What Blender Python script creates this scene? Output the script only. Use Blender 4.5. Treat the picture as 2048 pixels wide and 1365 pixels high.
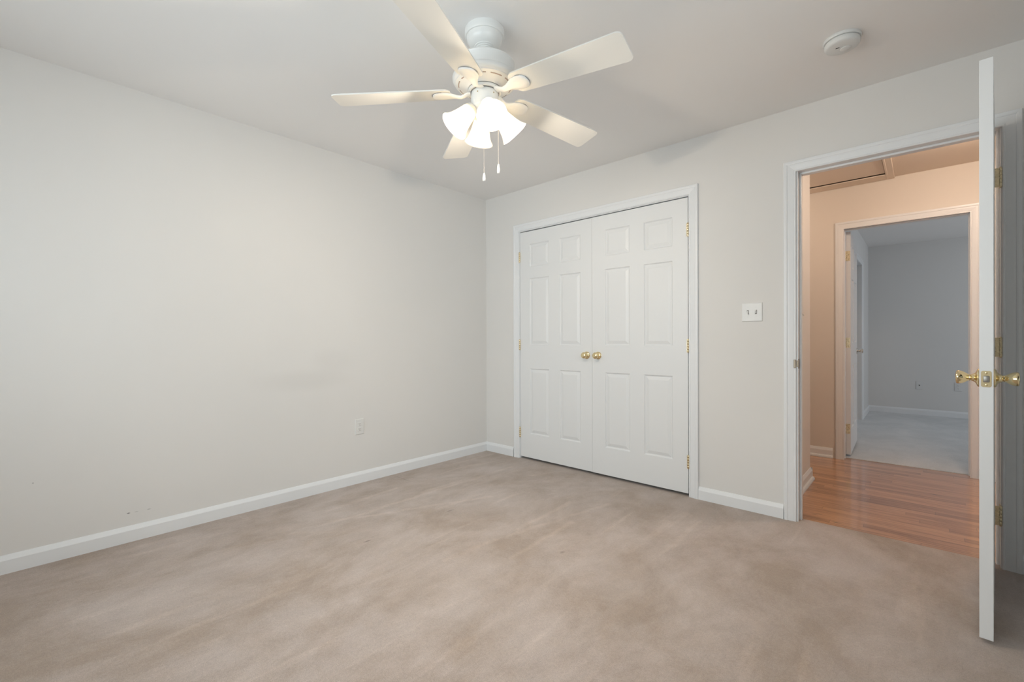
import bpy, bmesh, math, random
from mathutils import Matrix, Vector

for o in list(bpy.data.objects):
    bpy.data.objects.remove(o, do_unlink=True)
scene = bpy.context.scene
COL = scene.collection

# ------------------------------------------------------------------ camera
F, YAW, PITCH, ROLL = 904.8783, 0.73795, -0.00284, -0.0034
fw = Vector((-math.sin(YAW) * math.cos(PITCH), math.cos(YAW) * math.cos(PITCH), math.sin(PITCH)))
rt = Vector((math.cos(YAW), math.sin(YAW), 0))
up = rt.cross(fw)
r2 = rt * math.cos(ROLL) + up * math.sin(ROLL)
u2 = -rt * math.sin(ROLL) + up * math.cos(ROLL)
camd = bpy.data.cameras.new('camera')
camd.sensor_fit = 'HORIZONTAL'
camd.sensor_width = 36.0
camd.lens = F / 2048.0 * 36.0
camd.clip_start = 0.02
cam = bpy.data.objects.new('camera', camd)
COL.objects.link(cam)
m = Matrix((r2, u2, -fw)).transposed().to_4x4()
m.translation = Vector((3.1576, -3.1006, 1.07803))
cam.matrix_world = m
scene.camera = cam

# ------------------------------------------------------------------ view, world, lights
vs = scene.view_settings
vs.view_transform = 'Standard'
vs.look = 'None'
vs.gamma = 1.0
vs.use_curve_mapping = False
vs.exposure = 0.06

world = bpy.data.worlds.new('sky')
scene.world = world
world.use_nodes = True
bg = world.node_tree.nodes['Background']
bg.inputs[0].default_value = (0.80, 0.90, 1.0, 1)
bg.inputs[1].default_value = 1.0


def area(name, loc, rot, sx, sy, power, col, spread=180):
    l = bpy.data.lights.new(name, 'AREA')
    l.shape = 'RECTANGLE'
    l.size, l.size_y = sx, sy
    l.energy = power
    l.color = col
    l.spread = math.radians(spread)
    o = bpy.data.objects.new(name, l)
    o.location = loc
    o.rotation_euler = rot
    COL.objects.link(o)
    return o


# daylight through the bedroom window in the wall behind the camera
area('window_daylight', (1.55, -4.36, 1.40), (math.radians(90), 0, 0), 2.3, 1.35, 48, (0.90, 0.95, 1.0))
area('added_side_window_light', (3.93, -2.30, 1.40), (0, math.radians(90), 0), 1.35, 2.5, 21, (0.90, 0.95, 1.0))  # side window light, added to even out the left wall
# daylight through the window of the room beyond the hall
area('far_room_daylight', (5.95, 3.9, 1.45), (0, math.radians(90), 0), 1.2, 1.5, 19, (0.90, 0.95, 1.0))


def point(name, loc, power, col, r):
    l = bpy.data.lights.new(name, 'POINT')
    l.energy = power
    l.color = col
    l.shadow_soft_size = r
    o = bpy.data.objects.new(name, l)
    o.location = loc
    COL.objects.link(o)
    return o


# warm lamp of the hall, right of the doorway
point('hall_lamp_and_fill', (3.55, 0.80, 2.30), 20, (1.0, 0.78, 0.61), 0.08)
point('hall_lamp_and_fill', (1.75, 1.45, 2.25), 6, (1.0, 0.78, 0.61), 0.08)  # second light added to brighten the left part of the hall, no lamp known there


# ------------------------------------------------------------------ materials
def newmat(name):
    mt = bpy.data.materials.new(name)
    mt.use_nodes = True
    nt = mt.node_tree
    return mt, nt, nt.nodes['Principled BSDF']


def N(nt, typ, **kw):
    n = nt.nodes.new(typ)
    for k, v in kw.items():
        setattr(n, k, v)
    return n


def paint(name, col, rough=0.6, bump=0.05, scale=220, mottle=0.0, spec=0.35):
    mt, nt, b = newmat(name)
    b.inputs['Roughness'].default_value = rough
    b.inputs['Specular IOR Level'].default_value = spec
    geo = N(nt, 'ShaderNodeNewGeometry')
    nz = N(nt, 'ShaderNodeTexNoise')
    nz.inputs['Scale'].default_value = scale
    nz.inputs['Detail'].default_value = 2
    nt.links.new(geo.outputs['Position'], nz.inputs['Vector'])
    bp = N(nt, 'ShaderNodeBump')
    bp.inputs['Strength'].default_value = bump
    bp.inputs['Distance'].default_value = 0.001
    nt.links.new(nz.outputs['Fac'], bp.inputs['Height'])
    nt.links.new(bp.outputs['Normal'], b.inputs['Normal'])
    n2 = N(nt, 'ShaderNodeTexNoise')
    n2.inputs['Scale'].default_value = 1.3
    n2.inputs['Detail'].default_value = 3
    nt.links.new(geo.outputs['Position'], n2.inputs['Vector'])
    mr = N(nt, 'ShaderNodeMapRange')
    mr.inputs['From Min'].default_value = 0.3
    mr.inputs['From Max'].default_value = 0.7
    mr.inputs['To Min'].default_value = 1 - mottle
    mr.inputs['To Max'].default_value = 1 + mottle * 0.3
    nt.links.new(n2.outputs['Fac'], mr.inputs['Value'])
    mx = N(nt, 'ShaderNodeVectorMath', operation='SCALE')
    mx.inputs[0].default_value = col[:3]
    nt.links.new(mr.outputs[0], mx.inputs['Scale'])
    nt.links.new(mx.outputs[0], b.inputs['Base Color'])
    mt['scale_node'] = mr.name
    return mt


def metal(name, col, rough=0.18, wob=0.0):
    mt, nt, b = newmat(name)
    b.inputs['Base Color'].default_value = (*col, 1)
    b.inputs['Metallic'].default_value = 1
    geo = N(nt, 'ShaderNodeNewGeometry')
    nz = N(nt, 'ShaderNodeTexNoise')
    nz.inputs['Scale'].default_value = 90
    nt.links.new(geo.outputs['Position'], nz.inputs['Vector'])
    mr = N(nt, 'ShaderNodeMapRange')
    mr.inputs['To Min'].default_value = rough * 0.7
    mr.inputs['To Max'].default_value = rough * 1.3
    nt.links.new(nz.outputs['Fac'], mr.inputs['Value'])
    nt.links.new(mr.outputs[0], b.inputs['Roughness'])
    return mt


def plain(name, col, rough=0.5, spec=0.4):
    mt, nt, b = newmat(name)
    b.inputs['Base Color'].default_value = (*col, 1)
    b.inputs['Roughness'].default_value = rough
    b.inputs['Specular IOR Level'].default_value = spec
    return mt


WALL = (0.768, 0.760, 0.745)
M = {}
M['wall'] = paint('wall_paint', WALL, 0.7, 0.06, 260, 0.015)
M['ceiling'] = paint('ceiling_paint', (0.88, 0.87, 0.86), 0.9, 0.08, 300, 0.01, 0.2)
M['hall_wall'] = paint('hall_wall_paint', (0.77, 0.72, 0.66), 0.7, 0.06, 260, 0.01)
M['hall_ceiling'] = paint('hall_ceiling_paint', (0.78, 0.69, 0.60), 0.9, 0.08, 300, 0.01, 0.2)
M['far_wall'] = paint('far_room_wall_paint', (0.74, 0.74, 0.735), 0.75, 0.05, 260, 0.01)
M['trim'] = paint('trim_paint', (0.82, 0.84, 0.86), 0.32, 0.02, 120, 0.0, 0.45)
M['door'] = paint('door_paint', (0.80, 0.815, 0.825), 0.38, 0.03, 160, 0.0, 0.45)
M['fan'] = paint('fan_enamel', (0.82, 0.82, 0.80), 0.3, 0.01, 100, 0.0, 0.5)
M['blade'] = paint('fan_blade_laminate', (0.80, 0.79, 0.75), 0.35, 0.01, 100, 0.0, 0.4)
M['plastic'] = paint('white_plastic', (0.77, 0.77, 0.755), 0.3, 0.0, 100, 0.0, 0.5)
M['greywhite'] = paint('detector_plastic', (0.74, 0.75, 0.74), 0.45, 0.0, 100, 0.0, 0.4)
M['brass'] = metal('polished_brass', (0.88, 0.74, 0.45), 0.14)
M['dullbrass'] = metal('dull_brass', (0.50, 0.40, 0.24), 0.35)
M['hingebrass'] = metal('hinge_brass', (0.78, 0.66, 0.44), 0.28)
M['nickel'] = metal('satin_nickel', (0.66, 0.62, 0.56), 0.2)
M['bronze'] = metal('aged_bronze', (0.30, 0.25, 0.19), 0.4)
M['chain'] = paint('chain_enamel', (0.80, 0.72, 0.66), 0.4, 0.0, 100, 0.0, 0.5)
M['farplate'] = paint('grey_white_plate', (0.72, 0.725, 0.73), 0.4, 0.0, 100, 0.0, 0.4)
M['steel'] = metal('worn_steel', (0.36, 0.34, 0.31), 0.4)
M['dark'] = plain('dark_slot', (0.03, 0.028, 0.025), 0.6)
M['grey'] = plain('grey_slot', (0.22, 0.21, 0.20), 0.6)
M['vent'] = plain('vent_slot_shade', (0.42, 0.33, 0.28), 0.6)  # shade inside the vent slots, given as a colour
M['edgedark'] = plain('grey_edge_line', (0.25, 0.24, 0.23), 0.7)


# small scuffs and two broad, slightly darker patches on the left bedroom wall
def marked_wall():
    mt = paint('wall_paint_scuffed', WALL, 0.7, 0.06, 260, 0.015)
    nt = mt.node_tree
    b = nt.nodes['Principled BSDF']
    src = b.inputs['Base Color'].links[0].from_socket
    geo = N(nt, 'ShaderNodeNewGeometry')
    cur = src
    # (y, z, ry, rz, darkness)
    spots = [(-2.693, 0.153, 0.010, 0.004, 0.75), (-2.66, 0.152, 0.012, 0.003, 0.25), (-2.606, 0.151, 0.012, 0.0035, 0.35),
             (-3.044, 0.398, 0.005, 0.005, 0.35), (-1.75, 0.80, 0.42, 0.10, 0.05), (-1.55, 0.93, 0.22, 0.12, 0.03)]  # last two entries: broad, slightly darker patches
    for (y, z, ry, rz, dk) in spots:
        sub = N(nt, 'ShaderNodeVectorMath', operation='SUBTRACT')
        sub.inputs[1].default_value = (0, y, z)
        nt.links.new(geo.outputs['Position'], sub.inputs[0])
        dv = N(nt, 'ShaderNodeVectorMath', operation='DIVIDE')
        dv.inputs[1].default_value = (1e3, ry, rz)
        nt.links.new(sub.outputs[0], dv.inputs[0])
        ln = N(nt, 'ShaderNodeVectorMath', operation='LENGTH')
        nt.links.new(dv.outputs[0], ln.inputs[0])
        mr = N(nt, 'ShaderNodeMapRange')
        mr.interpolation_type = 'SMOOTHSTEP'
        mr.inputs['From Min'].default_value = 0.2
        mr.inputs['From Max'].default_value = 1.0
        mr.inputs['To Min'].default_value = 1 - dk
        mr.inputs['To Max'].default_value = 1.0
        nt.links.new(ln.outputs['Value'], mr.inputs['Value'])
        sc = N(nt, 'ShaderNodeVectorMath', operation='SCALE')
        nt.links.new(cur, sc.inputs[0])
        nt.links.new(mr.outputs[0], sc.inputs['Scale'])
        cur = sc.outputs[0]
    nt.links.new(cur, b.inputs['Base Color'])
    return mt


M['wall_scuffed'] = marked_wall()


def carpet(name, c1, c2, streaks=True):
    mt, nt, b = newmat(name)
    b.inputs['Roughness'].default_value = 0.95
    b.inputs['Specular IOR Level'].default_value = 0.1
    b.inputs['Sheen Weight'].default_value = 0.25
    b.inputs['Sheen Roughness'].default_value = 0.6
    geo = N(nt, 'ShaderNodeNewGeometry')
    P = geo.outputs['Position']

    def noise(scale, detail, mapping=None, rough=0.55, dist=0.0):
        n = N(nt, 'ShaderNodeTexNoise')
        n.inputs['Scale'].default_value = scale
        n.inputs['Detail'].default_value = detail
        n.inputs['Roughness'].default_value = rough
        n.inputs['Distortion'].default_value = dist
        if mapping:
            mp = N(nt, 'ShaderNodeMapping')
            mp.inputs['Rotation'].default_value = (0, 0, math.radians(mapping[2]))
            mp.inputs['Scale'].default_value = (mapping[0], mapping[1], 1)
            nt.links.new(P, mp.inputs['Vector'])
            nt.links.new(mp.outputs[0], n.inputs['Vector'])
        else:
            nt.links.new(P, n.inputs['Vector'])
        return n.outputs['Fac']

    def rng(s, a, bb, c, d):
        mr = N(nt, 'ShaderNodeMapRange')
        for k, v in zip(('From Min', 'From Max', 'To Min', 'To Max'), (a, bb, c, d)):
            mr.inputs[k].default_value = v
        nt.links.new(s, mr.inputs['Value'])
        return mr.outputs[0]

    def mul(x, y):
        q = N(nt, 'ShaderNodeMath', operation='MULTIPLY')
        nt.links.new(x, q.inputs[0])
        nt.links.new(y, q.inputs[1])
        return q.outputs[0]

    patch = rng(noise(2.6, 8, (1, 0.7, 25), 0.68, 0.3), 0.38, 0.62, 0.0, 1.0)
    mix = N(nt, 'ShaderNodeMix', data_type='RGBA')
    nt.links.new(patch, mix.inputs[0])
    mix.inputs[6].default_value = (*c1, 1)
    mix.inputs[7].default_value = (*c2, 1)
    f = rng(noise(300, 3), 0.25, 0.75, 0.80, 1.20)
    g = rng(noise(95, 3), 0.3, 0.7, 0.93, 1.07)
    s = mul(f, g)
    if streaks:
        st = rng(noise(10, 4, (1, 0.10, 0), 0.55, 0.12), 0.60, 0.68, 1.0, 1.12)
        st2 = rng(noise(12, 7, (1, 0.45, 15), 0.7, 0.4), 0.35, 0.65, 0.94, 1.06)
        s = mul(mul(s, st), st2)
        # pale tracks where the pile was brushed the other way
        wob = N(nt, 'ShaderNodeTexNoise')
        wob.inputs['Scale'].default_value = 6
        nt.links.new(P, wob.inputs['Vector'])
        wv = N(nt, 'ShaderNodeVectorMath', operation='MULTIPLY_ADD')
        nt.links.new(wob.outputs['Color'], wv.inputs[0])
        wv.inputs[1].default_value = (0.05, 0.05, 0)
        nt.links.new(P, wv.inputs[2])
        brk = rng(noise(8, 4), 0.3, 0.55, 0.25, 1.0)
        for (ax, ay, bx, by, wt) in [(0.546, -1.846, 0.952, -0.91, 0.9), (0.58, -1.734, 0.574, -0.265, 1), (1.427, -1.693, 1.448, -1.354, 1), (1.448, -1.354, 1.638, -0.488, 0.7), (1.451, -1.179, 1.43, -0.625, 0.8), (0.377, -1.764, 0.317, -1.237, 0.8), (1.652, -1.443, 1.619, -0.896, 0.8), (0.535, -1.159, 0.539, -0.806, 0.7), (0.851, -0.358, 1.009, -0.035, 0.6), (0.501, -2.109, 0.883, -1.714, 0.3)]:
            d = Vector((bx - ax, by - ay, 0))
            sub = N(nt, 'ShaderNodeVectorMath', operation='SUBTRACT')
            nt.links.new(wv.outputs[0], sub.inputs[0])
            sub.inputs[1].default_value = (ax + 0.025, ay + 0.025, 0)
            dot = N(nt, 'ShaderNodeVectorMath', operation='DOT_PRODUCT')
            nt.links.new(sub.outputs[0], dot.inputs[0])
            dot.inputs[1].default_value = d / d.length_squared
            cl = N(nt, 'ShaderNodeClamp')
            nt.links.new(dot.outputs['Value'], cl.inputs[0])
            pr = N(nt, 'ShaderNodeVectorMath', operation='SCALE')
            pr.inputs[0].default_value = d
            nt.links.new(cl.outputs[0], pr.inputs['Scale'])
            ds = N(nt, 'ShaderNodeVectorMath', operation='DISTANCE')
            nt.links.new(sub.outputs[0], ds.inputs[0])
            nt.links.new(pr.outputs[0], ds.inputs[1])
            amt = mul(rng(ds.outputs['Value'], 0.003, 0.024, 0.20 * wt, 0.0), brk)
            one = N(nt, 'ShaderNodeMath', operation='ADD')
            nt.links.new(amt, one.inputs[0])
            one.inputs[1].default_value = 1.0
            s = mul(s, one.outputs[0])
        # short dark seam by the left wall and small pile dents, their shade painted dark
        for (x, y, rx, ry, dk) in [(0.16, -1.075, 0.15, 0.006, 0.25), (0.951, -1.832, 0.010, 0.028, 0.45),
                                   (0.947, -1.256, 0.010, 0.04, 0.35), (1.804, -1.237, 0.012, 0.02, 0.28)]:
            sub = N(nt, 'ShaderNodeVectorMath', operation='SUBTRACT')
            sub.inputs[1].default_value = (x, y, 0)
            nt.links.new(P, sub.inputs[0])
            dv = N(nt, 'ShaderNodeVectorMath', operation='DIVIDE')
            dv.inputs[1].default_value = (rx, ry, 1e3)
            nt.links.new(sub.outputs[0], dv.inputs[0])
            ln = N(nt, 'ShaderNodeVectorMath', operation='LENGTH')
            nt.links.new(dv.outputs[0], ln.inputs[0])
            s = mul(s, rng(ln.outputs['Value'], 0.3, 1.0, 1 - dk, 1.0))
    sc = N(nt, 'ShaderNodeVectorMath', operation='SCALE')
    nt.links.new(mix.outputs[2], sc.inputs[0])
    nt.links.new(s, sc.inputs['Scale'])
    nt.links.new(sc.outputs[0], b.inputs['Base Color'])
    bp = N(nt, 'ShaderNodeBump')
    bp.inputs['Strength'].default_value = 0.5
    bp.inputs['Distance'].default_value = 0.004
    add = N(nt, 'ShaderNodeMath', operation='ADD')
    nt.links.new(noise(350, 3), add.inputs[0])
    nt.links.new(noise(30, 3), add.inputs[1])
    nt.links.new(add.outputs[0], bp.inputs['Height'])
    nt.links.new(bp.outputs['Normal'], b.inputs['Normal'])
    return mt


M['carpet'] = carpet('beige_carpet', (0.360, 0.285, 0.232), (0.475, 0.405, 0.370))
M['far_carpet'] = carpet('grey_carpet', (0.55, 0.58, 0.60), (0.66, 0.68, 0.70), False)


def wood_floor():
    mt, nt, b = newmat('oak_strip_floor')
    geo = N(nt, 'ShaderNodeNewGeometry')
    sx = N(nt, 'ShaderNodeSeparateXYZ')
    nt.links.new(geo.outputs['Position'], sx.inputs[0])

    def mth(op, a, bv, c=None):
        q = N(nt, 'ShaderNodeMath', operation=op)
        for i, v in enumerate((a, bv, c)):
            if v is None:
                continue
            if isinstance(v, (int, float)):
                q.inputs[i].default_value = v
            else:
                nt.links.new(v, q.inputs[i])
        return q.outputs[0]

    yy = mth('DIVIDE', sx.outputs['Y'], 0.0572)
    row = mth('FLOOR', yy, 0)
    fy = mth('FRACT', yy, 0)
    wn = N(nt, 'ShaderNodeTexWhiteNoise', noise_dimensions='1D')
    nt.links.new(row, wn.inputs['W'])
    off = mth('MULTIPLY', wn.outputs['Value'], 1.7)
    xx = mth('DIVIDE', mth('ADD', sx.outputs['X'], off), 0.85)
    cx = mth('FLOOR', xx, 0)
    fx = mth('FRACT', xx, 0)
    wn2 = N(nt, 'ShaderNodeTexWhiteNoise', noise_dimensions='2D')
    cb = N(nt, 'ShaderNodeCombineXYZ')
    nt.links.new(row, cb.inputs[0])
    nt.links.new(cx, cb.inputs[1])
    nt.links.new(cb.outputs[0], wn2.inputs['Vector'])
    # grain
    cb2 = N(nt, 'ShaderNodeCombineXYZ')
    nt.links.new(mth('MULTIPLY', sx.outputs['X'], 1.6), cb2.inputs[0])
    nt.links.new(mth('MULTIPLY', sx.outputs['Y'], 34), cb2.inputs[1])
    nt.links.new(mth('MULTIPLY', wn2.outputs['Value'], 40), cb2.inputs[2])
    gr = N(nt, 'ShaderNodeTexNoise')
    gr.inputs['Scale'].default_value = 2.2
    gr.inputs['Detail'].default_value = 6
    gr.inputs['Distortion'].default_value = 0.7
    nt.links.new(cb2.outputs[0], gr.inputs['Vector'])
    ramp = N(nt, 'ShaderNodeValToRGB')
    ramp.color_ramp.elements[0].position = 0.28
    ramp.color_ramp.elements[0].color = (0.27, 0.110, 0.042, 1)
    ramp.color_ramp.elements[1].position = 0.70
    ramp.color_ramp.elements[1].color = (0.62, 0.315, 0.150, 1)
    tone = mth('ADD', mth('MULTIPLY_ADD', gr.outputs['Fac'], 1.05, -0.15), mth('MULTIPLY', wn2.outputs['Value'], 0.30))
    nt.links.new(tone, ramp.inputs['Fac'])
    # gaps
    gy = mth('MINIMUM', fy, mth('SUBTRACT', 1.0, fy))
    gx = mth('MINIMUM', fx, mth('SUBTRACT', 1.0, fx))
    g1 = mth('LESS_THAN', gy, 0.022)
    g2 = mth('LESS_THAN', gx, 0.0015)
    gap = mth('MAXIMUM', g1, g2)
    # knots near the doorway
    kn = None
    for (x, y, rx, ry) in [(2.66, 0.21, 0.022, 0.007), (2.78, 0.145, 0.030, 0.010), (2.68, 0.235, 0.020, 0.006), (3.22, 1.18, 0.04, 0.012)]:
        sub = N(nt, 'ShaderNodeVectorMath', operation='SUBTRACT')
        sub.inputs[1].default_value = (x, y, 0)
        nt.links.new(geo.outputs['Position'], sub.inputs[0])
        dv = N(nt, 'ShaderNodeVectorMath', operation='DIVIDE')
        dv.inputs[1].default_value = (rx, ry, 1e3)
        nt.links.new(sub.outputs[0], dv.inputs[0])
        ln = N(nt, 'ShaderNodeVectorMath', operation='LENGTH')
        nt.links.new(dv.outputs[0], ln.inputs[0])
        v = mth('MULTIPLY', mth('LESS_THAN', ln.outputs['Value'], 1.0), mth('SUBTRACT', 1.0, ln.outputs['Value']))
        kn = v if kn is None else mth('ADD', kn, v)
    dark = mth('SUBTRACT', mth('SUBTRACT', 1.0, mth('MULTIPLY', gap, 0.45)), mth('MULTIPLY', kn, 0.9))
    sc = N(nt, 'ShaderNodeVectorMath', operation='SCALE')
    nt.links.new(ramp.outputs['Color'], sc.inputs[0])
    nt.links.new(dark, sc.inputs['Scale'])
    nt.links.new(sc.outputs[0], b.inputs['Base Color'])
    b.inputs['Roughness'].default_value = 0.30
    b.inputs['Coat Weight'].default_value = 1.0
    b.inputs['Coat Roughness'].default_value = 0.07
    bp = N(nt, 'ShaderNodeBump')
    bp.inputs['Strength'].default_value = 0.25
    bp.inputs['Distance'].default_value = 0.001
    nt.links.new(dark, bp.inputs['Height'])
    nt.links.new(bp.outputs['Normal'], b.inputs['Normal'])
    return mt


M['wood'] = wood_floor()


def frosted():
    mt, nt, b = newmat('frosted_glass_lit')
    out = nt.nodes['Material Output']
    tr = N(nt, 'ShaderNodeBsdfTranslucent')
    tr.inputs[0].default_value = (0.95, 0.90, 0.80, 1)
    b.inputs['Base Color'].default_value = (0.92, 0.89, 0.82, 1)
    b.inputs['Roughness'].default_value = 0.35
    mx = N(nt, 'ShaderNodeMixShader')
    mx.inputs[0].default_value = 0.55
    nt.links.new(b.outputs[0], mx.inputs[1])
    nt.links.new(tr.outputs[0], mx.inputs[2])
    nt.links.new(mx.outputs[0], out.inputs['Surface'])
    return mt


M['shade'] = frosted()


def emitter(name, col, s):
    mt, nt, b = newmat(name)
    b.inputs['Base Color'].default_value = (0.9, 0.9, 0.85, 1)
    b.inputs['Emission Color'].default_value = (*col, 1)
    b.inputs['Emission Strength'].default_value = s
    return mt


M['bulb'] = emitter('lit_bulb', (1.0, 0.86, 0.66), 8)


def thin_glass():
    mt, nt, b = newmat('window_glass')
    out = nt.nodes['Material Output']
    tr = N(nt, 'ShaderNodeBsdfTransparent')
    tr.inputs[0].default_value = (0.95, 0.97, 0.96, 1)
    gl = N(nt, 'ShaderNodeBsdfGlossy')
    gl.inputs['Roughness'].default_value = 0.02
    fr = N(nt, 'ShaderNodeFresnel')
    fr.inputs[0].default_value = 1.45
    mx = N(nt, 'ShaderNodeMixShader')
    nt.links.new(fr.outputs[0], mx.inputs[0])
    nt.links.new(tr.outputs[0], mx.inputs[1])
    nt.links.new(gl.outputs[0], mx.inputs[2])
    nt.links.new(mx.outputs[0], out.inputs['Surface'])
    return mt


M['glass'] = thin_glass()


# ------------------------------------------------------------------ mesh helpers
def add_box(bm, x0, x1, y0, y1, z0, z1, bevel=0.0, seg=2):
    r = bmesh.ops.create_cube(bm, size=1.0)
    vs_ = r['verts']
    bmesh.ops.scale(bm, vec=(x1 - x0, y1 - y0, z1 - z0), verts=vs_)
    bmesh.ops.translate(bm, vec=((x0 + x1) / 2, (y0 + y1) / 2, (z0 + z1) / 2), verts=vs_)
    if bevel > 0:
        es = list({e for v in vs_ for e in v.link_edges})
        bmesh.ops.bevel(bm, geom=es, offset=bevel, segments=seg, affect='EDGES', profile=0.5)


def lathe(bm, prof, seg=48, mat=None):
    """prof: list of (r, z); mat places local z axis."""
    mat = mat or Matrix.Identity(4)
    rings = []
    for (r, z) in prof:
        if r < 1e-6:
            rings.append([bm.verts.new(mat @ Vector((0, 0, z)))])
        else:
            rings.append([bm.verts.new(mat @ Vector((r * math.cos(2 * math.pi * i / seg), r * math.sin(2 * math.pi * i / seg), z)))
                          for i in range(seg)])
    for a, b in zip(rings[:-1], rings[1:]):
        for i in range(seg):
            j = (i + 1) % seg
            if len(a) == 1 and len(b) == 1:
                continue
            if len(a) == 1:
                bm.faces.new((a[0], b[i], b[j]))
            elif len(b) == 1:
                bm.faces.new((a[i], b[0], a[j]))
            else:
                bm.faces.new((a[i], b[i], b[j], a[j]))


def tube(bm, pts, rad, seg=10):
    pts = [Vector(p) for p in pts]
    rings = []
    for i, p in enumerate(pts):
        d = (pts[min(i + 1, len(pts) - 1)] - pts[max(i - 1, 0)]).normalized()
        a = d.orthogonal().normalized() if i == 0 else (rings_a - d * rings_a.dot(d)).normalized()
        rings_a = a
        b = d.cross(a)
        r = rad[i] if isinstance(rad, (list, tuple)) else rad
        rings.append([bm.verts.new(p + a * r * math.cos(2 * math.pi * k / seg) + b * r * math.sin(2 * math.pi * k / seg)) for k in range(seg)])
    for a, b in zip(rings[:-1], rings[1:]):
        for k in range(seg):
            j = (k + 1) % seg
            bm.faces.new((a[k], a[j], b[j], b[k]))
    bm.faces.new(list(reversed(rings[0])))
    bm.faces.new(rings[-1])


def axis_mat(origin, direction):
    d = Vector(direction).normalized()
    q = Vector((0, 0, 1)).rotation_difference(d)
    mt = q.to_matrix().to_4x4()
    mt.translation = Vector(origin)
    return mt


def obj(name, bm, mat, parent=None, smooth=False, local=None, bev=0.0):
    """links bm as one mesh object; bm is in the parent's local space (or the world when there is no parent)."""
    bmesh.ops.remove_doubles(bm, verts=bm.verts, dist=1e-6)
    bmesh.ops.recalc_face_normals(bm, faces=bm.faces)
    me = bpy.data.meshes.new(name)
    bm.to_mesh(me)
    bm.free()
    me.materials.append(mat)
    o = bpy.data.objects.new(name, me)
    COL.objects.link(o)
    if parent is not None:
        o.parent = parent
    if local is not None:
        o.matrix_local = local
    if smooth:
        for p in me.polygons:
            p.use_smooth = True
        try:
            me.set_sharp_from_angle(angle=math.radians(38))
        except Exception:
            pass
    if bev > 0:
        md = o.modifiers.new('bevel', 'BEVEL')
        md.width = bev
        md.segments = 2
        md.limit_method = 'ANGLE'
    return o


def empty(name, mat4):
    o = bpy.data.objects.new(name, None)
    o.empty_display_size = 0.05
    COL.objects.link(o)
    o.matrix_world = mat4
    return o


def tag(o, label=None, cat=None, group=None, kind=None):
    if label:
        o['label'] = label
    if cat:
        o['category'] = cat
    if group:
        o['group'] = group
    if kind:
        o['kind'] = kind
    return o


def boxes(name, bs, mat, label, cat, parent=None, bevel=0.0):
    bm = bmesh.new()
    for b in bs:
        add_box(bm, *b, bevel)
    o = obj(name, bm, mat, parent)
    if parent is None:
        tag(o, label, cat, kind='structure')
    return o


# ------------------------------------------------------------------ dimensions
H = 2.44
XR, YB = 3.78, -4.20            # right and back wall of the bedroom
T = 0.115
CX0, CX1, CT = 0.438, 1.970, 2.056        # closet opening
DX0, DX1, DT = 2.612, 3.4245, 2.063       # bedroom door opening (clear)
HY = 1.885                                # hall's far wall
HX0, HX1 = 0.9, 5.1
EX0, EX1, ET = 2.626, 3.430, 2.060        # opening of the far room
FX0, FX1, FY = 2.55, 5.9, 5.47

# ------------------------------------------------------------------ shell
J = 0.018
WX0, WX1, WZ0, WZ1 = 0.35, 2.75, 0.70, 2.08
VY0, VY1 = -3.60, -1.00  # span of the added window in the right wall
boxes('wall_left', [(-T, 0, YB - T, 0.75, -0.05, H)], M['wall_scuffed'], 'long off-white wall on the left, with small scuffs, faint darker patches and one outlet', 'wall')
boxes('wall_closet', [(0, CX0 - J, 0, T, -0.05, H), (CX0 - J, CX1 + J, 0, T, CT + J, H), (CX1 + J, DX0 - J, 0, T, -0.05, H),
                      (DX0 - J, DX1 + J, 0, T, DT + J, H), (DX1 + J, XR + T, 0, T, -0.05, H)], M['wall'],
      'off-white wall holding the closet doors and the open doorway', 'wall')
boxes('wall_right', [(XR, XR + T, YB - T, VY0, -0.05, H), (XR, XR + T, VY1, 0, -0.05, H), (XR, XR + T, VY0, VY1, -0.05, WZ0), (XR, XR + T, VY0, VY1, WZ1, H)], M['wall'], 'off-white wall on the right behind the open door', 'wall')
WX0, WX1, WZ0, WZ1 = 0.35, 2.75, 0.70, 2.08
boxes('wall_back', [(0, WX0, YB - T, YB, -0.05, H), (WX1, XR, YB - T, YB, -0.05, H), (WX0, WX1, YB - T, YB, -0.05, WZ0),
                    (WX0, WX1, YB - T, YB, WZ1, H)], M['wall'], 'off-white wall with the window, behind the viewer', 'wall')
boxes('ceiling', [(-T, XR + T, YB - T, T, H, H + 0.1), (-T, 2.51, T, 1.03, H, H + 0.1)], M['ceiling'], 'plain painted bedroom ceiling above the fan', 'ceiling')
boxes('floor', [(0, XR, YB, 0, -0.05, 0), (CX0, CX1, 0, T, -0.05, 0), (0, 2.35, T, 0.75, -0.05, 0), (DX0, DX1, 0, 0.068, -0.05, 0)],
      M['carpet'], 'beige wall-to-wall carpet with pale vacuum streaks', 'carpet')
boxes('wall_closet_inside', [(0, 2.35, 0.75, 0.80, -0.05, H), (2.35, 2.40, T, 0.75, -0.05, H)], M['wall'], 'inner walls of the closet behind its doors', 'wall')

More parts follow.
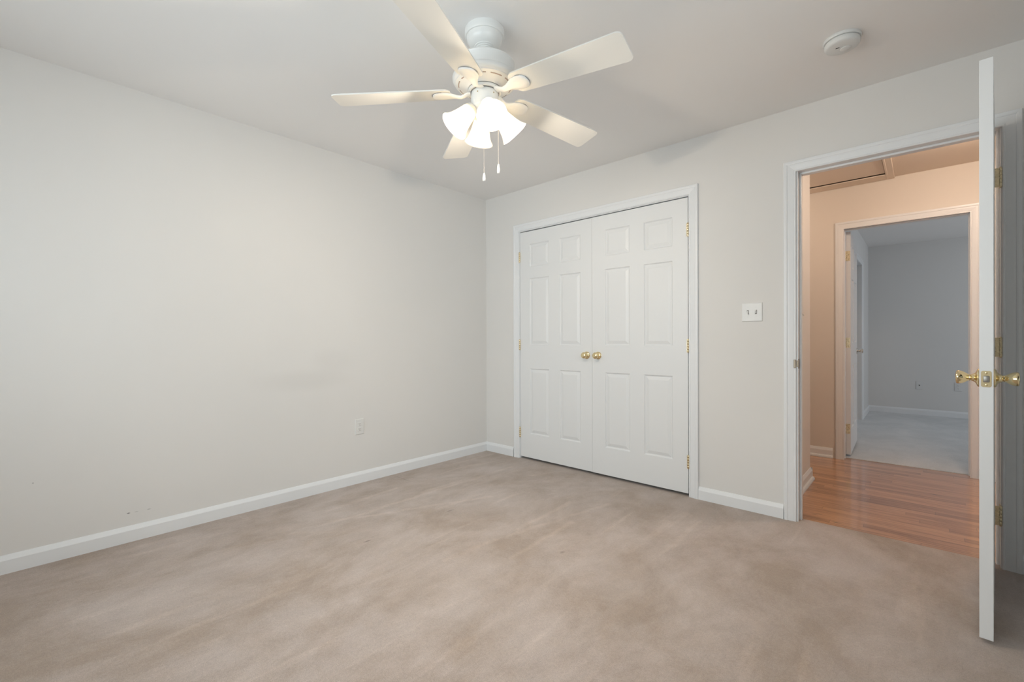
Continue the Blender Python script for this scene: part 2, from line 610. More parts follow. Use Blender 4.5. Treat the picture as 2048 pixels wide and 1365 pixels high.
# hall
boxes('floor_hall', [(DX0, DX1, 0.068, T, -0.05, -0.004), (2.4, HX1, T, HY, -0.05, -0.004), (HX0, 2.4, 1.03, HY, -0.05, -0.004),
                     (EX0, EX1, HY, 1.965, -0.05, -0.004)], M['wood'], 'glossy oak strip floor of the hall beyond the doorway', 'wood floor')
boxes('wall_hall_left', [(2.40, 2.51, T, 1.03, -0.05, H), (HX0, 2.40, 0.80, 1.03, -0.05, H)], M['wall'],
      'short hall wall ending in a corner, just inside the doorway', 'wall')
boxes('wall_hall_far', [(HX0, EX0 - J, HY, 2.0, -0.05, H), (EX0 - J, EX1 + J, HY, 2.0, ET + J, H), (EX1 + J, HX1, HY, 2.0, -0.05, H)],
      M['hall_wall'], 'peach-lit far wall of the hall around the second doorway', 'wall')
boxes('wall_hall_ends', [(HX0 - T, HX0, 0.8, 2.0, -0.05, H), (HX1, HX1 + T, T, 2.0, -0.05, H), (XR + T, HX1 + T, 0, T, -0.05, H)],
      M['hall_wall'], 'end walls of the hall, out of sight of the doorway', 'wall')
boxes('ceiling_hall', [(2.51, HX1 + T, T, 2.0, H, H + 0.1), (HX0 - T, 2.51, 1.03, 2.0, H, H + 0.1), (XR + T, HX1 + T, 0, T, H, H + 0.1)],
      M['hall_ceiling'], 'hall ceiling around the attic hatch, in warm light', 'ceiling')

# far room: its left wall has a closet opening
FO0, FO1, FOT = 2.95, 4.45, 2.05
boxes('wall_far_room_left', [(FX0 - T, FX0, 2.0, FO0, -0.05, H), (FX0 - T, FX0, FO0, FO1, FOT, H), (FX0 - T, FX0, FO1, FY + T, -0.05, H)],
      M['far_wall'], 'left wall of the grey-lit far room with a closet opening', 'wall')
boxes('wall_far_room_end', [(FX0, FX1 + T, FY, FY + T, -0.05, H)], M['far_wall'], 'grey-lit end wall of the far room with two outlets', 'wall')
boxes('wall_far_room_right', [(FX1 + 0.1, FX1 + 0.1 + T, 2.0, FY + T, -0.05, H), (HX1 + T, FX1 + 0.1, 1.885, 2.0, -0.05, H)], M['far_wall'],
      'right wall of the far room, out of sight', 'wall')
boxes('ceiling_far_room', [(FX0 - T, FX1 + 0.1 + T, 2.0, FY + T, H, H + 0.1)], M['ceiling'], 'shaded grey ceiling of the far room', 'ceiling')
boxes('floor_far_room', [(FX0 - T, FX1 + 0.1, 2.0, FY, -0.05, 0), (EX0, EX1, 1.965, 2.0, -0.05, 0)], M['far_carpet'],
      'pale grey carpet of the far room', 'carpet')
boxes('wall_far_closet', [(FX0 - 0.75, FX0 - 0.7, 2.7, 4.7, -0.05, H), (FX0 - 0.7, FX0 - T, 2.65, 2.7, -0.05, H), (FX0 - 0.7, FX0 - T, 4.7, 4.75, -0.05, H)],
      M['far_wall'], 'inner walls of the far room closet', 'wall')


# ------------------------------------------------------------------ mouldings
def extrude_profile(bm, prof, p0, p1, out, upv):
    """profile points (depth along out, height along upv) swept from p0 to p1"""
    p0, p1, out, upv = Vector(p0), Vector(p1), Vector(out), Vector(upv)
    a = [bm.verts.new(p0 + out * d + upv * h) for d, h in prof]
    b = [bm.verts.new(p1 + out * d + upv * h) for d, h in prof]
    n = len(prof)
    for i in range(n):
        j = (i + 1) % n
        bm.faces.new((a[i], a[j], b[j], b[i]))
    bm.faces.new(a)
    bm.faces.new(list(reversed(b)))


BB = [(0, -0.01), (0.014, -0.01), (0.014, 0.062), (0.0125, 0.066), (0.006, 0.080), (0.004, 0.084), (0, 0.085)]


def baseboard(name, runs, label, mat='trim', shoe=False):
    bm = bmesh.new()
    for (p0, p1, out) in runs:
        extrude_profile(bm, BB, (*p0, 0), (*p1, 0), (*out, 0), (0, 0, 1))
        if shoe:
            extrude_profile(bm, [(0.013, -0.01), (0.030, -0.01), (0.030, 0.006), (0.025, 0.016), (0.013, 0.020)], (*p0, 0), (*p1, 0), (*out, 0), (0, 0, 1))
    o = obj(name, bm, M[mat])
    return tag(o, label, 'baseboard', kind='structure')


baseboard('baseboard_left', [((0, YB), (0, 0), (1, 0))], 'white baseboard along the long left wall')
baseboard('baseboard_closet', [((0, 0), (CX0 - 0.078, 0), (0, -1))], 'short white baseboard between the corner and the closet trim')
baseboard('baseboard_center', [((CX1 + 0.066, 0), (DX0 - 0.074, 0), (0, -1))], 'white baseboard between the closet and the open doorway')
baseboard('baseboard_right', [((DX1 + 0.068, 0), (XR, 0), (0, -1)), ((XR, 0), (XR, YB), (-1, 0))], 'white baseboard in the dim corner behind the open door')
baseboard('baseboard_back', [((0, YB), (XR, YB), (0, 1))], 'white baseboard under the window behind the viewer')
baseboard('baseboard_hall_left', [((2.51, T + 0.005), (2.51, 1.03), (1, 0)), ((2.51 + 0.014, 1.03), (HX0, 1.03), (0, 1))],
          'white baseboard with shoe moulding round the hall corner', shoe=True)
baseboard('baseboard_hall_far', [((HX0, HY), (EX0 - 0.075, HY), (0, -1)), ((EX1 + 0.075, HY), (HX1, HY), (0, -1))],
          'white baseboard on the far wall of the hall', shoe=True)
baseboard('baseboard_far_room_end', [((FX0, FY), (FX1, FY), (0, -1))], 'baseboard along the end wall of the far room')
baseboard('baseboard_far_room_left', [((FX0, FO1 + 0.06), (FX0, FY), (1, 0)), ((FX0, 2.0), (FX0, FO0 - 0.06), (1, 0))], 'baseboard along the left wall of the far room')

CAS = [(0.0, 0.0), (0.0, 0.009), (0.003, 0.0115), (0.007, 0.0115), (0.010, 0.0095), (0.013, 0.0105), (0.034, 0.0135), (0.042, 0.0140),
       (0.045, 0.0165), (0.050, 0.0175), (0.060, 0.0175), (0.0625, 0.015), (0.0625, 0.0)]


def casing(name, u0, u1, top, plane, axis, sgn, label, cat='door trim', zb=-0.004):
    """mitred casing round an opening u0..u1; axis 'x': wall plane y=plane; axis 'y': wall plane x=plane; sgn = side it faces"""
    bm = bmesh.new()

    def P(u, z, d):
        return Vector((u, plane + sgn * d, z)) if axis == 'x' else Vector((plane + sgn * d, u, z))

    stations = []
    for k in range(4):
        ring = []
        for (w, d) in CAS:
            if k == 0:
                ring.append(P(u0 - w, zb, d))
            elif k == 1:
                ring.append(P(u0 - w, top + w, d))
            elif k == 2:
                ring.append(P(u1 + w, top + w, d))
            else:
                ring.append(P(u1 + w, zb, d))
        stations.append([bm.verts.new(v) for v in ring])
    n = len(CAS)
    for a, b in zip(stations[:-1], stations[1:]):
        for i in range(n):
            j = (i + 1) % n
            bm.faces.new((a[i], a[j], b[j], b[i]))
    bm.faces.new(stations[0])
    bm.faces.new(list(reversed(stations[-1])))
    o = obj(name, bm, M['trim'])
    return tag(o, label, cat, kind='structure')


R = 0.005
casing('trim_1', CX0 - R, CX1 + R, CT + R, 0.0, 'x', -1, 'white moulded trim framing the closet doors')
casing('trim_2', DX0 - R - 0.003, DX1 + R, DT + R - 0.006, 0.0, 'x', -1, 'white moulded trim framing the open bedroom doorway')
casing('trim_3', DX0 - R, DX1 + R, DT + R, T, 'x', 1, 'trim on the hall side of the bedroom doorway')
casing('trim_4', EX0 + 0.008, EX1 - R, ET - 0.006, HY, 'x', -1, 'peach-lit moulded trim framing the second doorway in the hall')
casing('trim_5', FO0, FO1, FOT, FX0, 'y', 1, 'trim of the closet opening in the far room')


def jamb(name, x0, x1, top, y0, y1, stop_y, label, zb=-0.004):
    bm = bmesh.new()
    add_box(bm, x0 - J, x0, y0, y1, zb, top + J)
    add_box(bm, x1, x1 + J, y0, y1, zb, top + J)
    add_box(bm, x0, x1, y0, y1, top, top + J)
    if stop_y:
        s0, s1 = stop_y
        add_box(bm, x0, x0 + 0.011, s0, s1, zb, top, 0.002)
        add_box(bm, x1 - 0.011, x1, s0, s1, zb, top, 0.002)
        add_box(bm, x0 + 0.011, x1 - 0.011, s0, s1, top - 0.011, top, 0.002)
    o = obj(name, bm, M['trim'])
    return tag(o, label, 'door frame', kind='structure')


jamb('trim_6', CX0, CX1, CT, 0.0, T, None, 'white jamb inside the closet opening')
dj = jamb('trim_7', DX0, DX1, DT, 0.0, T, (0.040, 0.072), 'white jamb and stop lining the open bedroom doorway')
ej = jamb('trim_8', EX0, EX1, ET, HY, 2.0, (1.930, 1.962), 'jamb and stop lining the second doorway in the hall')
# strike plate on the left jamb of the bedroom doorway
bm = bmesh.new()
add_box(bm, DX0 - 0.001, DX0 + 0.0015, 0.001, 0.030, 0.902, 0.960, 0.0006)
add_box(bm, DX0 - 0.020, DX0 - 0.0085, -0.0155, -0.0105, 0.906, 0.955, 0.0018)
add_box(bm, DX0 - 0.012, DX0 + 0.0015, -0.0006, 0.001, 0.912, 0.950)
obj('strike_plate', bm, M['bronze'], dj)


# ------------------------------------------------------------------ six panel doors
def door_slab(bm, w, t, h, cols, rows, y0=0.0, x0=0.0):
    """slab from x0..x0+w, y0..y0+t, 0..h with moulded panels on both faces"""
    xs = [x0] + [x0 + c for pr in cols for c in pr] + [x0 + w]
    zs = [0.0] + [c for pr in rows for c in pr] + [h]

    def face(y, s):
        for i in range(len(xs) - 1):
            for k in range(len(zs) - 1):
                a, b, c, d = xs[i], xs[i + 1], zs[k], zs[k + 1]
                if i % 2 == 1 and k % 2 == 1:
                    rings = []
                    for (ins, dep) in ((0, 0), (0.0035, 0.0045), (0.008, 0.0085), (0.014, 0.0085), (0.018, 0.0065), (0.036, 0.0012), (0.040, 0.0012)):
                        yy = y + s * dep
                        rings.append([bm.verts.new((a + ins, yy, c + ins)), bm.verts.new((b - ins, yy, c + ins)),
                                      bm.verts.new((b - ins, yy, d - ins)), bm.verts.new((a + ins, yy, d - ins))])
                    for r0, r1 in zip(rings[:-1], rings[1:]):
                        for q in range(4):
                            p = (q + 1) % 4
                            bm.faces.new((r0[q], r0[p], r1[p], r1[q]))
                    bm.faces.new(rings[-1])
                else:
                    bm.faces.new([bm.verts.new(v) for v in ((a, y, c), (b, y, c), (b, y, d), (a, y, d))])

    face(y0, 1)
    face(y0 + t, -1)
    X0, X1, Y0, Y1 = x0, x0 + w, y0, y0 + t

    def strip(pts):
        bm.faces.new([bm.verts.new(v) for v in pts])
    for z in (0.0, h):
        for i in range(len(xs) - 1):
            strip([(xs[i], Y0, z), (xs[i + 1], Y0, z), (xs[i + 1], Y1, z), (xs[i], Y1, z)])
    for x in (X0, X1):
        for k in range(len(zs) - 1):
            strip([(x, Y0, zs[k]), (x, Y1, zs[k]), (x, Y1, zs[k + 1]), (x, Y0, zs[k + 1])])


def hinge_bm(pin, z, leaves, h=0.089, br=0.006):
    """pin (x,y) and leaf boxes in local coordinates"""
    bm = bmesh.new()
    n = 5
    for k in range(n):
        z0 = z - h / 2 + k * h / n
        lathe(bm, [(0, z0 + 0.0004), (br - 0.0004, z0 + 0.0004), (br, z0 + 0.001), (br, z0 + h / n - 0.001), (br - 0.0004, z0 + h / n - 0.0004), (0, z0 + h / n - 0.0004)],
              16, Matrix.Translation((pin[0], pin[1], 0)))
    lathe(bm, [(0, z - h / 2 - 0.005), (0.003, z - h / 2 - 0.004), (0.0045, z - h / 2), (0.0045, z + h / 2), (0.003, z + h / 2 + 0.004), (0, z + h / 2 + 0.005)],
          12, Matrix.Translation((pin[0], pin[1], 0)))
    for l in leaves:
        add_box(bm, *l, z - h / 2, z + h / 2, 0.0005, 1)
    return bm


ROWS = [(0.215, 0.800), (1.010, 1.606), (1.708, 1.912)]

# closet doors
cz0 = 0.020


def closet_door(name, x0, w, mirror, label):
    o = None
    bm = bmesh.new()
    door_slab(bm, w, 0.035, 2.048 - cz0, [(0.112, 0.328), (0.441, 0.651)] if not mirror else [(0.117, 0.329), (0.441, 0.655)], ROWS, 0.0)
    o = obj(name, bm, M['door'], bev=0.0)
    o.location = (x0, 0.001 if not mirror else -0.002, cz0)
    tag(o, label, 'door', kind='structure')
    # hinges
    hx = -0.003 if not mirror else w + 0.003
    for z in (1.826, 1.032, 0.238):
        lv = (hx - 0.010, hx + 0.010, -0.0025, 0.001)
        obj('hinge', hinge_bm((hx, -0.0065), z - cz0, [(hx - 0.001, hx + 0.001, -0.006, 0.02), ((hx - 0.012, hx - 0.0025, -0.0020, 0.0016) if mirror else (hx + 0.0025, hx + 0.005, -0.0020, 0.0016))], 0.089, 0.0075), M['hingebrass'], o, smooth=True)
    # knob
    kx = w - 0.050 if not mirror else 0.054
    bm = bmesh.new()
    lathe(bm, [(0, -0.001), (0.030, -0.001), (0.0305, 0.003), (0.028, 0.007), (0.020, 0.010), (0.013, 0.013), (0.0115, 0.018), (0.0125, 0.023),
               (0.018, 0.028), (0.0235, 0.035), (0.0255, 0.042), (0.0245, 0.048), (0.0190, 0.053), (0.0100, 0.0555), (0, 0.056)], 40,
          axis_mat((kx, 0.0, 0.951 - cz0), (0, -1, 0)))
    obj('knob', bm, M['brass'], o, smooth=True)
    return o


closet_door('door_1', CX0 + 0.003, 0.760, False, 'left closet door, white with six moulded panels and a round brass knob')
closet_door('door_2', CX0 + 0.003 + 0.763, 0.763, True, 'right closet door, white with six moulded panels and a round brass knob')


def knob_profile():
    return [(0, -0.001), (0.0335, -0.001), (0.0335, 0.003), (0.031, 0.006), (0.024, 0.0085), (0.018, 0.0115), (0.0145, 0.0155), (0.0125, 0.0205),
            (0.0095, 0.0225), (0.0118, 0.0245), (0.0112, 0.0275), (0.0145, 0.0325), (0.0195, 0.0395), (0.0228, 0.0465), (0.0243, 0.0535), (0.0246, 0.0575),
            (0.0230, 0.0605), (0.0195, 0.0620), (0.0100, 0.0628), (0, 0.063)]


# open bedroom door: local x runs along the door from the pin, local y through its thickness
TH = math.radians(85.2)
PIN = Vector((3.4235, -0.008, 0.016))
dvec = Vector((-math.cos(TH), -math.sin(TH), 0))
nvec = Vector((-math.sin(TH), math.cos(TH), 0))
Md = Matrix(((dvec.x, nvec.x, 0, PIN.x), (dvec.y, nvec.y, 0, PIN.y), (0, 0, 1, PIN.z), (0, 0, 0, 1)))
# dvec x nvec = (-c,-s,0)x(-s,c,0) = z*(-c*c - s*s) = -1 : mirror; use reversed y instead
Md = Matrix(((dvec.x, -nvec.x, 0, PIN.x), (dvec.y, -nvec.y, 0, PIN.y), (0, 0, 1, PIN.z), (0, 0, 0, 1)))
# now local y = -n, so the slab spans y -0.042..-0.007
bm = bmesh.new()
DW, DH = 0.797, 2.044
door_slab(bm, DW, 0.035, DH, [(0.118, 0.340), (0.457, 0.679)], [(0.225, 0.810), (1.020, 1.616), (1.718, 1.922)], -0.053, 0.003)
door3 = obj('door_3', bm, M['door'], bev=0.001)
door3.matrix_world = Md
tag(door3, 'white bedroom door standing wide open, seen by its edge, with brass knobs', 'door', kind='structure')
Mi = Md.inverted()
KX, KZ = 0.003 + DW - 0.062, 0.936 - 0.018
for s in (1, -1):
    bm = bmesh.new()
    y0 = -0.018 if s > 0 else -0.053
    lathe(bm, knob_profile(), 48, axis_mat((KX, y0, KZ), (0, s, 0)))
    obj('door_knob', bm, M['brass'], door3, smooth=True)
bm = bmesh.new()
add_box(bm, DW + 0.003 - 0.001, DW + 0.0042, -0.0485, -0.0225, KZ - 0.0285, KZ + 0.0285)
es = [e for e in bm.edges if abs((e.verts[0].co - e.verts[1].co).x) > 0.001 and abs((e.verts[0].co - e.verts[1].co).y) < 1e-5]
bmesh.ops.bevel(bm, geom=es, offset=0.006, segments=5, affect='EDGES', profile=0.5)
lp = obj('latch_plate', bm, M['dullbrass'], door3)
bm = bmesh.new()
# latch bolt
add_box(bm, DW + 0.003, DW + 0.009, -0.0435, -0.0275, KZ - 0.0115, KZ + 0.0115, 0.0025, 2)
obj('latch_bolt', bm, M['steel'], lp, smooth=True)
for dz in (-0.021, 0.021):
    bm = bmesh.new()
    lathe(bm, [(0, 0), (0.0036, 0), (0.003, 0.0008), (0, 0.001)], 16, axis_mat((DW + 0.0042, -0.0355, KZ + dz), (1, 0, 0)))
    obj('screw', bm, M['brass'], lp)
for z in (1.829, 1.037, 0.249):
    bm = hinge_bm((0, 0), z - 0.018, [(0.0015, 0.0035, -0.045, -0.002)])
    # leaf on the jamb, in world space brought into the door's space
    b2 = bmesh.new()
    add_box(b2, DX1 - 0.0018, DX1 + 0.0005, -0.004, 0.032, z - 0.0445, z + 0.0445, 0.0004, 1)
    for v in b2.verts:
        v.co = Mi @ v.co
    me = bpy.data.meshes.new('tmp')
    b2.to_mesh(me)
    b2.free()
    bm.from_mesh(me)
    bpy.data.meshes.remove(me)
    obj('hinge', bm, M['hingebrass'], door3, smooth=True)

# far door, hinged on the left jamb and swung into the far room
TA = math.radians(91.6)
P2 = Vector((EX0 + 0.001, 2.006, 0.020))
Mf = Matrix.Translation(P2) @ Matrix.Rotation(TA, 4, 'Z')
bm = bmesh.new()
door_slab(bm, 0.796, 0.035, 2.032, [(0.118, 0.340), (0.457, 0.679)], [(0.225, 0.810), (1.020, 1.616), (1.718, 1.922)], -0.042, 0.003)
door4 = obj('door_4', bm, M['door'], bev=0.001)
door4.matrix_world = Mf
tag(door4, 'white panelled door of the far room, swung open against its left side', 'door', kind='structure')
for z in (1.81, 1.02, 0.235):
    bm = hinge_bm((0, 0), z, [(0.0005, 0.0032, -0.038, -0.003)])
    h_ = obj('hinge', bm, M['hingebrass'], door4, smooth=True)
    for (yy, zz) in ((-0.014, 0.028), (-0.028, 0.010), (-0.014, -0.012), (-0.028, -0.030)):
        b3 = bmesh.new()
        lathe(b3, [(0, 0), (0.0035, 0), (0.003, 0.0006), (0, 0.0008)], 12, axis_mat((0.0006, yy, z + zz), (-1, 0, 0)))
        obj('screw', b3, M['dullbrass'], h_)
for s in (1, -1):
    bm = bmesh.new()
    y0 = -0.007 if s > 0 else -0.042
    lathe(bm, [(a * 0.9, b * 0.85) for a, b in knob_profile()], 32, axis_mat((0.737, y0, 0.93), (0, s, 0)))
    obj('door_knob', bm, M['nickel'], door4, smooth=True)

# far room closet: sliding leaf seen in the shaded opening
bm = bmesh.new()
door_slab(bm, 0.76, 0.03, 2.00, [(0.118, 0.330), (0.440, 0.650)], ROWS, 0.0)
d5 = obj('door_5', bm, M['door'])
d5.matrix_world = Matrix.Translation((FX0 - 0.05, FO1 - 0.77, 0.02)) @ Matrix.Rotation(math.radians(90), 4, 'Z')
tag(d5, 'shaded closet door at the left of the far room', 'door', kind='structure')
bm = bmesh.new()
door_slab(bm, 0.76, 0.03, 2.00, [(0.118, 0.330), (0.440, 0.650)], ROWS, 0.0)
d6 = obj('door_6', bm, M['door'])
d6.matrix_world = Matrix.Translation((FX0 - 0.012, FO0 + 0.004, 0.02)) @ Matrix.Rotation(math.radians(90), 4, 'Z')
tag(d6, 'second closet door of the far room, hidden behind the open door', 'door', kind='structure')

# ------------------------------------------------------------------ window behind the viewer
bm = bmesh.new()
for (a, b, c, d) in ((WX0, WX0 + 0.05, WZ0, WZ1), (WX1 - 0.05, WX1, WZ0, WZ1), (WX0 + 0.05, WX1 - 0.05, WZ0, WZ0 + 0.05), (WX0 + 0.05, WX1 - 0.05, WZ1 - 0.05, WZ1),
                     ((WX0 + WX1) / 2 - 0.03, (WX0 + WX1) / 2 + 0.03, WZ0 + 0.05, WZ1 - 0.05)):
    add_box(bm, a, b, YB - 0.09, YB - 0.03, c, d)
win = obj('window_1', bm, M['trim'])
tag(win, 'wide white window behind the viewer, the source of the daylight', 'window', kind='structure')
bm = bmesh.new()
add_box(bm, WX0 + 0.05, WX1 - 0.05, YB - 0.062, YB - 0.058, WZ0 + 0.05, WZ1 - 0.05)
obj('window_pane', bm, M['glass'], win)
casing('trim_9', WX0, WX1, WZ1, YB, 'x', 1, 'white trim round the window behind the viewer', 'window trim', zb=WZ0)

bm = bmesh.new()  # second window, added so that daylight reaches the left wall evenly
for (a, b, c, d) in ((VY0, VY0 + 0.05, WZ0, WZ1), (VY1 - 0.05, VY1, WZ0, WZ1), (VY0 + 0.05, VY1 - 0.05, WZ0, WZ0 + 0.05), (VY0 + 0.05, VY1 - 0.05, WZ1 - 0.05, WZ1),
                     ((VY0 + VY1) / 2 - 0.03, (VY0 + VY1) / 2 + 0.03, WZ0 + 0.05, WZ1 - 0.05)):
    add_box(bm, XR + 0.03, XR + 0.09, a, b, c, d)
win = obj('added_window_2', bm, M['trim'])
tag(win, 'white window added in the right wall beside the viewer for evener light', 'window', kind='structure')
bm = bmesh.new()
add_box(bm, XR + 0.058, XR + 0.062, VY0 + 0.05, VY1 - 0.05, WZ0 + 0.05, WZ1 - 0.05)
obj('window_pane', bm, M['glass'], win)
casing('trim_10', VY0, VY1, WZ1, XR, 'y', -1, 'white trim round the added window in the right wall', 'window trim', zb=WZ0)

# ------------------------------------------------------------------ attic hatch in the hall ceiling
hx0, hx1, hy0, hy1 = 1.75, 2.928, 0.90, 1.712
root = empty('attic_hatch', Matrix.Translation(((hx0 + hx1) / 2, (hy0 + hy1) / 2, H)))
tag(root, 'peach-lit attic hatch with moulded frame in the hall ceiling', 'attic hatch')
bm = bmesh.new()
cxh, cyh = (hx0 + hx1) / 2, (hy0 + hy1) / 2
add_box(bm, 2.515 - cxh, hx1 - 0.004 - cxh, hy0 + 0.2 - cyh, hy1 - 0.004 - cyh, -0.006, 0.0)
add_box(bm, hx0 - cxh, 2.515 - cxh, 1.04 - cyh, hy1 - 0.004 - cyh, -0.006, 0.0)
obj('hatch_panel', bm, M['hall_ceiling'], root)
bm = bmesh.new()
for (a, b, c, d, z) in ((hx1, hx1 + 0.052, hy0, hy1 + 0.165, -0.016), (hx0, hx1, hy1, hy1 + 0.165, -0.016),
                        (hx1, hx1 + 0.014, hy0, hy1 + 0.014, -0.020), (hx0, hx1, hy1, hy1 + 0.014, -0.020)):
    add_box(bm, a - cxh, b - cxh, c - cyh, d - cyh, z, 0.0, 0.003)
obj('hatch_frame', bm, M['hall_ceiling'], root)

# ------------------------------------------------------------------ ceiling fan
FC = Vector((1.727, -1.700, H))
fan = empty('ceiling_fan', Matrix.Translation(FC))
tag(fan, 'white five-blade ceiling fan with four lit bell glass lamps', 'ceiling fan')


def fz(z):
    return z - H


bm = bmesh.new()
lathe(bm, [(0, 0), (0.086, 0), (0.087, -0.004), (0.087, -0.026), (0.084, -0.031), (0.079, -0.032), (0.078, -0.036), (0.076, -0.048), (0.069, -0.060), (0.058, -0.069),
           (0.046, -0.0735), (0.045, -0.0755), (0.038, -0.0775), (0.037, -0.0795), (0.030, -0.081), (0.029, -0.083), (0.0, -0.083)], 64)
obj('canopy', bm, M['fan'], fan, smooth=True)
bm = bmesh.new()
lathe(bm, [(0, -0.08), (0.0225, -0.08), (0.0225, -0.115), (0.027, -0.118), (0.027, -0.150), (0.033, -0.158), (0, -0.158)], 40)
obj('downrod', bm, M['fan'], fan, smooth=True)
motor_prof = [(0, fz(2.290)), (0.095, fz(2.290)), (0.122, fz(2.289)), (0.1325, fz(2.286)), (0.1345, fz(2.281)), (0.1320, fz(2.277)), (0.1315, fz(2.237)),
              (0.1330, fz(2.234)), (0.1385, fz(2.231)), (0.1412, fz(2.225)), (0.1408, fz(2.216)), (0.1360, fz(2.208)), (0.1290, fz(2.203)), (0.1285, fz(2.200)),
              (0.1250, fz(2.1975)), (0.1050, fz(2.190)), (0.0900, fz(2.185)), (0.0790, fz(2.182)), (0.0755, fz(2.179)), (0, fz(2.179))]
bm = bmesh.new()
lathe(bm, motor_prof, 96)
mot = obj('motor_housing', bm, M['fan'], fan, smooth=True)
# vent slots: patches on the bowl, shade of the openings put into their colour
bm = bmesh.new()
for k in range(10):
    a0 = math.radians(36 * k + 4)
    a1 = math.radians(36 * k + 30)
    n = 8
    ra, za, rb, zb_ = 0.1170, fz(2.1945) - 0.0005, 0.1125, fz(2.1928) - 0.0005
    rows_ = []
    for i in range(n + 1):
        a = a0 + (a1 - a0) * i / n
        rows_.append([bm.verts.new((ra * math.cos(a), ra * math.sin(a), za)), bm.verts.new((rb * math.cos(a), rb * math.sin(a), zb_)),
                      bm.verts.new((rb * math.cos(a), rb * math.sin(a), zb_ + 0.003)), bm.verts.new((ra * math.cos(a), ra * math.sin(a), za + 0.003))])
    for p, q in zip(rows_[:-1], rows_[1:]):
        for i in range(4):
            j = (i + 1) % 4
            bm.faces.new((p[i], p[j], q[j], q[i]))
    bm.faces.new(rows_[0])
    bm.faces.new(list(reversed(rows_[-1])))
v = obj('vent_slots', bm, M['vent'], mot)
# flywheel ring under the motor
bm = bmesh.new()
lathe(bm, [(0, fz(2.1775)), (0.068, fz(2.1775)), (0.0725, fz(2.1765)), (0.0730, fz(2.174)), (0.0730, fz(2.1675)), (0.0715, fz(2.1655)), (0, fz(2.1655))], 48)
obj('flywheel', bm, M['fan'], fan, smooth=True)
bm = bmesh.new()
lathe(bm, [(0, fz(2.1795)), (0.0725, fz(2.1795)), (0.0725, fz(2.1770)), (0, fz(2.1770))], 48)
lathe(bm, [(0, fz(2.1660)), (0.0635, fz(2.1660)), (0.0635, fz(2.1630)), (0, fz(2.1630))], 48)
obj('motor_gap_shade', bm, M['grey'], mot)  # dark rings that stand in for the shade in the gaps
bm = bmesh.new()
lathe(bm, [(0, fz(2.164)), (0.053, fz(2.164)), (0.0595, fz(2.1630)), (0.0605, fz(2.1605)), (0.0605, fz(2.100)), (0.058, fz(2.094)),
           (0.048, fz(2.088)), (0.046, fz(2.076)), (0.038, fz(2.066)), (0.020, fz(2.060)), (0.012, fz(2.052)), (0.006, fz(2.048)), (0, fz(2.047))], 48)
kit = obj('light_kit', bm, M['fan'], fan, smooth=True)
for a in (-150, -75, -5, 60):
    bm = bmesh.new()
    lathe(bm, [(0, 0), (0.003, 0), (0.0028, 0.0015), (0, 0.002)], 12,
          axis_mat((0.0603 * math.cos(math.radians(a)), 0.0603 * math.sin(math.radians(a)), fz(2.146)), (math.cos(math.radians(a)), math.sin(math.radians(a)), 0)))
    obj('screw', bm, M['dullbrass'], kit)

# blades
BZ = fz(2.166)
RB = 0.655
PH = 0.123


def blade_outline():
    pts = []
    r0, r1 = 0.150, RB
    w0, w1 = 0.058, 0.073
    # root: rounded corners; tip: rounded corners
    def corner(cx, cy, r, a0, a1, n=7):
        return [(cx + r * math.cos(math.radians(a0 + (a1 - a0) * i / n)), cy + r * math.sin(math.radians(a0 + (a1 - a0) * i / n))) for i in range(n + 1)]
    pts += corner(r1 - 0.022, w1 - 0.022, 0.022, 0, 90)[0:]
    pts += [(0.40, 0.0665)]
    pts += corner(r0 + 0.032, w0 - 0.032, 0.032, 90, 180)
    pts += [(x, -y) for x, y in reversed(pts)]
    return pts


def blade_bm():
    bm = bmesh.new()
    pts = blade_outline()
    t = 0.0055
    a = [bm.verts.new((x, y, 0)) for x, y in pts]
    b = [bm.verts.new((x, y, t)) for x, y in pts]
    bm.faces.new(a)
    bm.faces.new(list(reversed(b)))
    n = len(pts)
    for i in range(n):
        j = (i + 1) % n
        bm.faces.new((a[i], b[i], b[j], a[j]))
    return bm


def iron_bm():
    """cast bracket: narrow S-shaped neck from the hub, spreading to a rounded spoon under the blade"""
    bm = bmesh.new()
    # stations: r, half width, z centre, thickness
    st = [(0.062, 0.019, -0.001, 0.006), (0.078, 0.0165, -0.002, 0.008), (0.092, 0.0135, -0.008, 0.009), (0.106, 0.013, -0.013, 0.009), (0.120, 0.0150, -0.011, 0.008),
          (0.134, 0.020, -0.007, 0.007), (0.148, 0.028, -0.0050, 0.0065), (0.162, 0.0350, -0.0045, 0.006), (0.180, 0.0385, -0.0045, 0.006), (0.198, 0.0385, -0.0045, 0.006),
          (0.210, 0.0355, -0.0045, 0.006), (0.2185, 0.030, -0.0045, 0.006), (0.2245, 0.022, -0.0045, 0.006), (0.228, 0.011, -0.0045, 0.006), (0.2285, 0.004, -0.0045, 0.006)]
    rings = []
    for (r, w, z, t) in st:
        bvl = min(0.004, w * 0.4)
        rings.append([bm.verts.new(p) for p in ((r, -w, z + t / 2), (r, w, z + t / 2), (r, w, z), (r, w - bvl, z - t / 2), (r, w * 0.35, z - t / 2 - 0.0015),
                                                (r, -w * 0.35, z - t / 2 - 0.0015), (r, -w + bvl, z - t / 2), (r, -w, z))])
    for a, b in zip(rings[:-1], rings[1:]):
        for i in range(8):
            j = (i + 1) % 8
            bm.faces.new((a[i], a[j], b[j], b[i]))
    bm.faces.new(rings[0])
    bm.faces.new(list(reversed(rings[-1])))
    return bm


def rim_bm():
    """thin dark line round the spoon of the bracket"""
    bm = bmesh.new()
    pts = []
    for a in range(-95, 96, 10):
        ra = math.radians(a)
        pts.append((0.190 + 0.0400 * math.cos(ra), 0.0400 * math.sin(ra), -0.0012))
    tube(bm, pts, 0.0011, 6)
    return bm


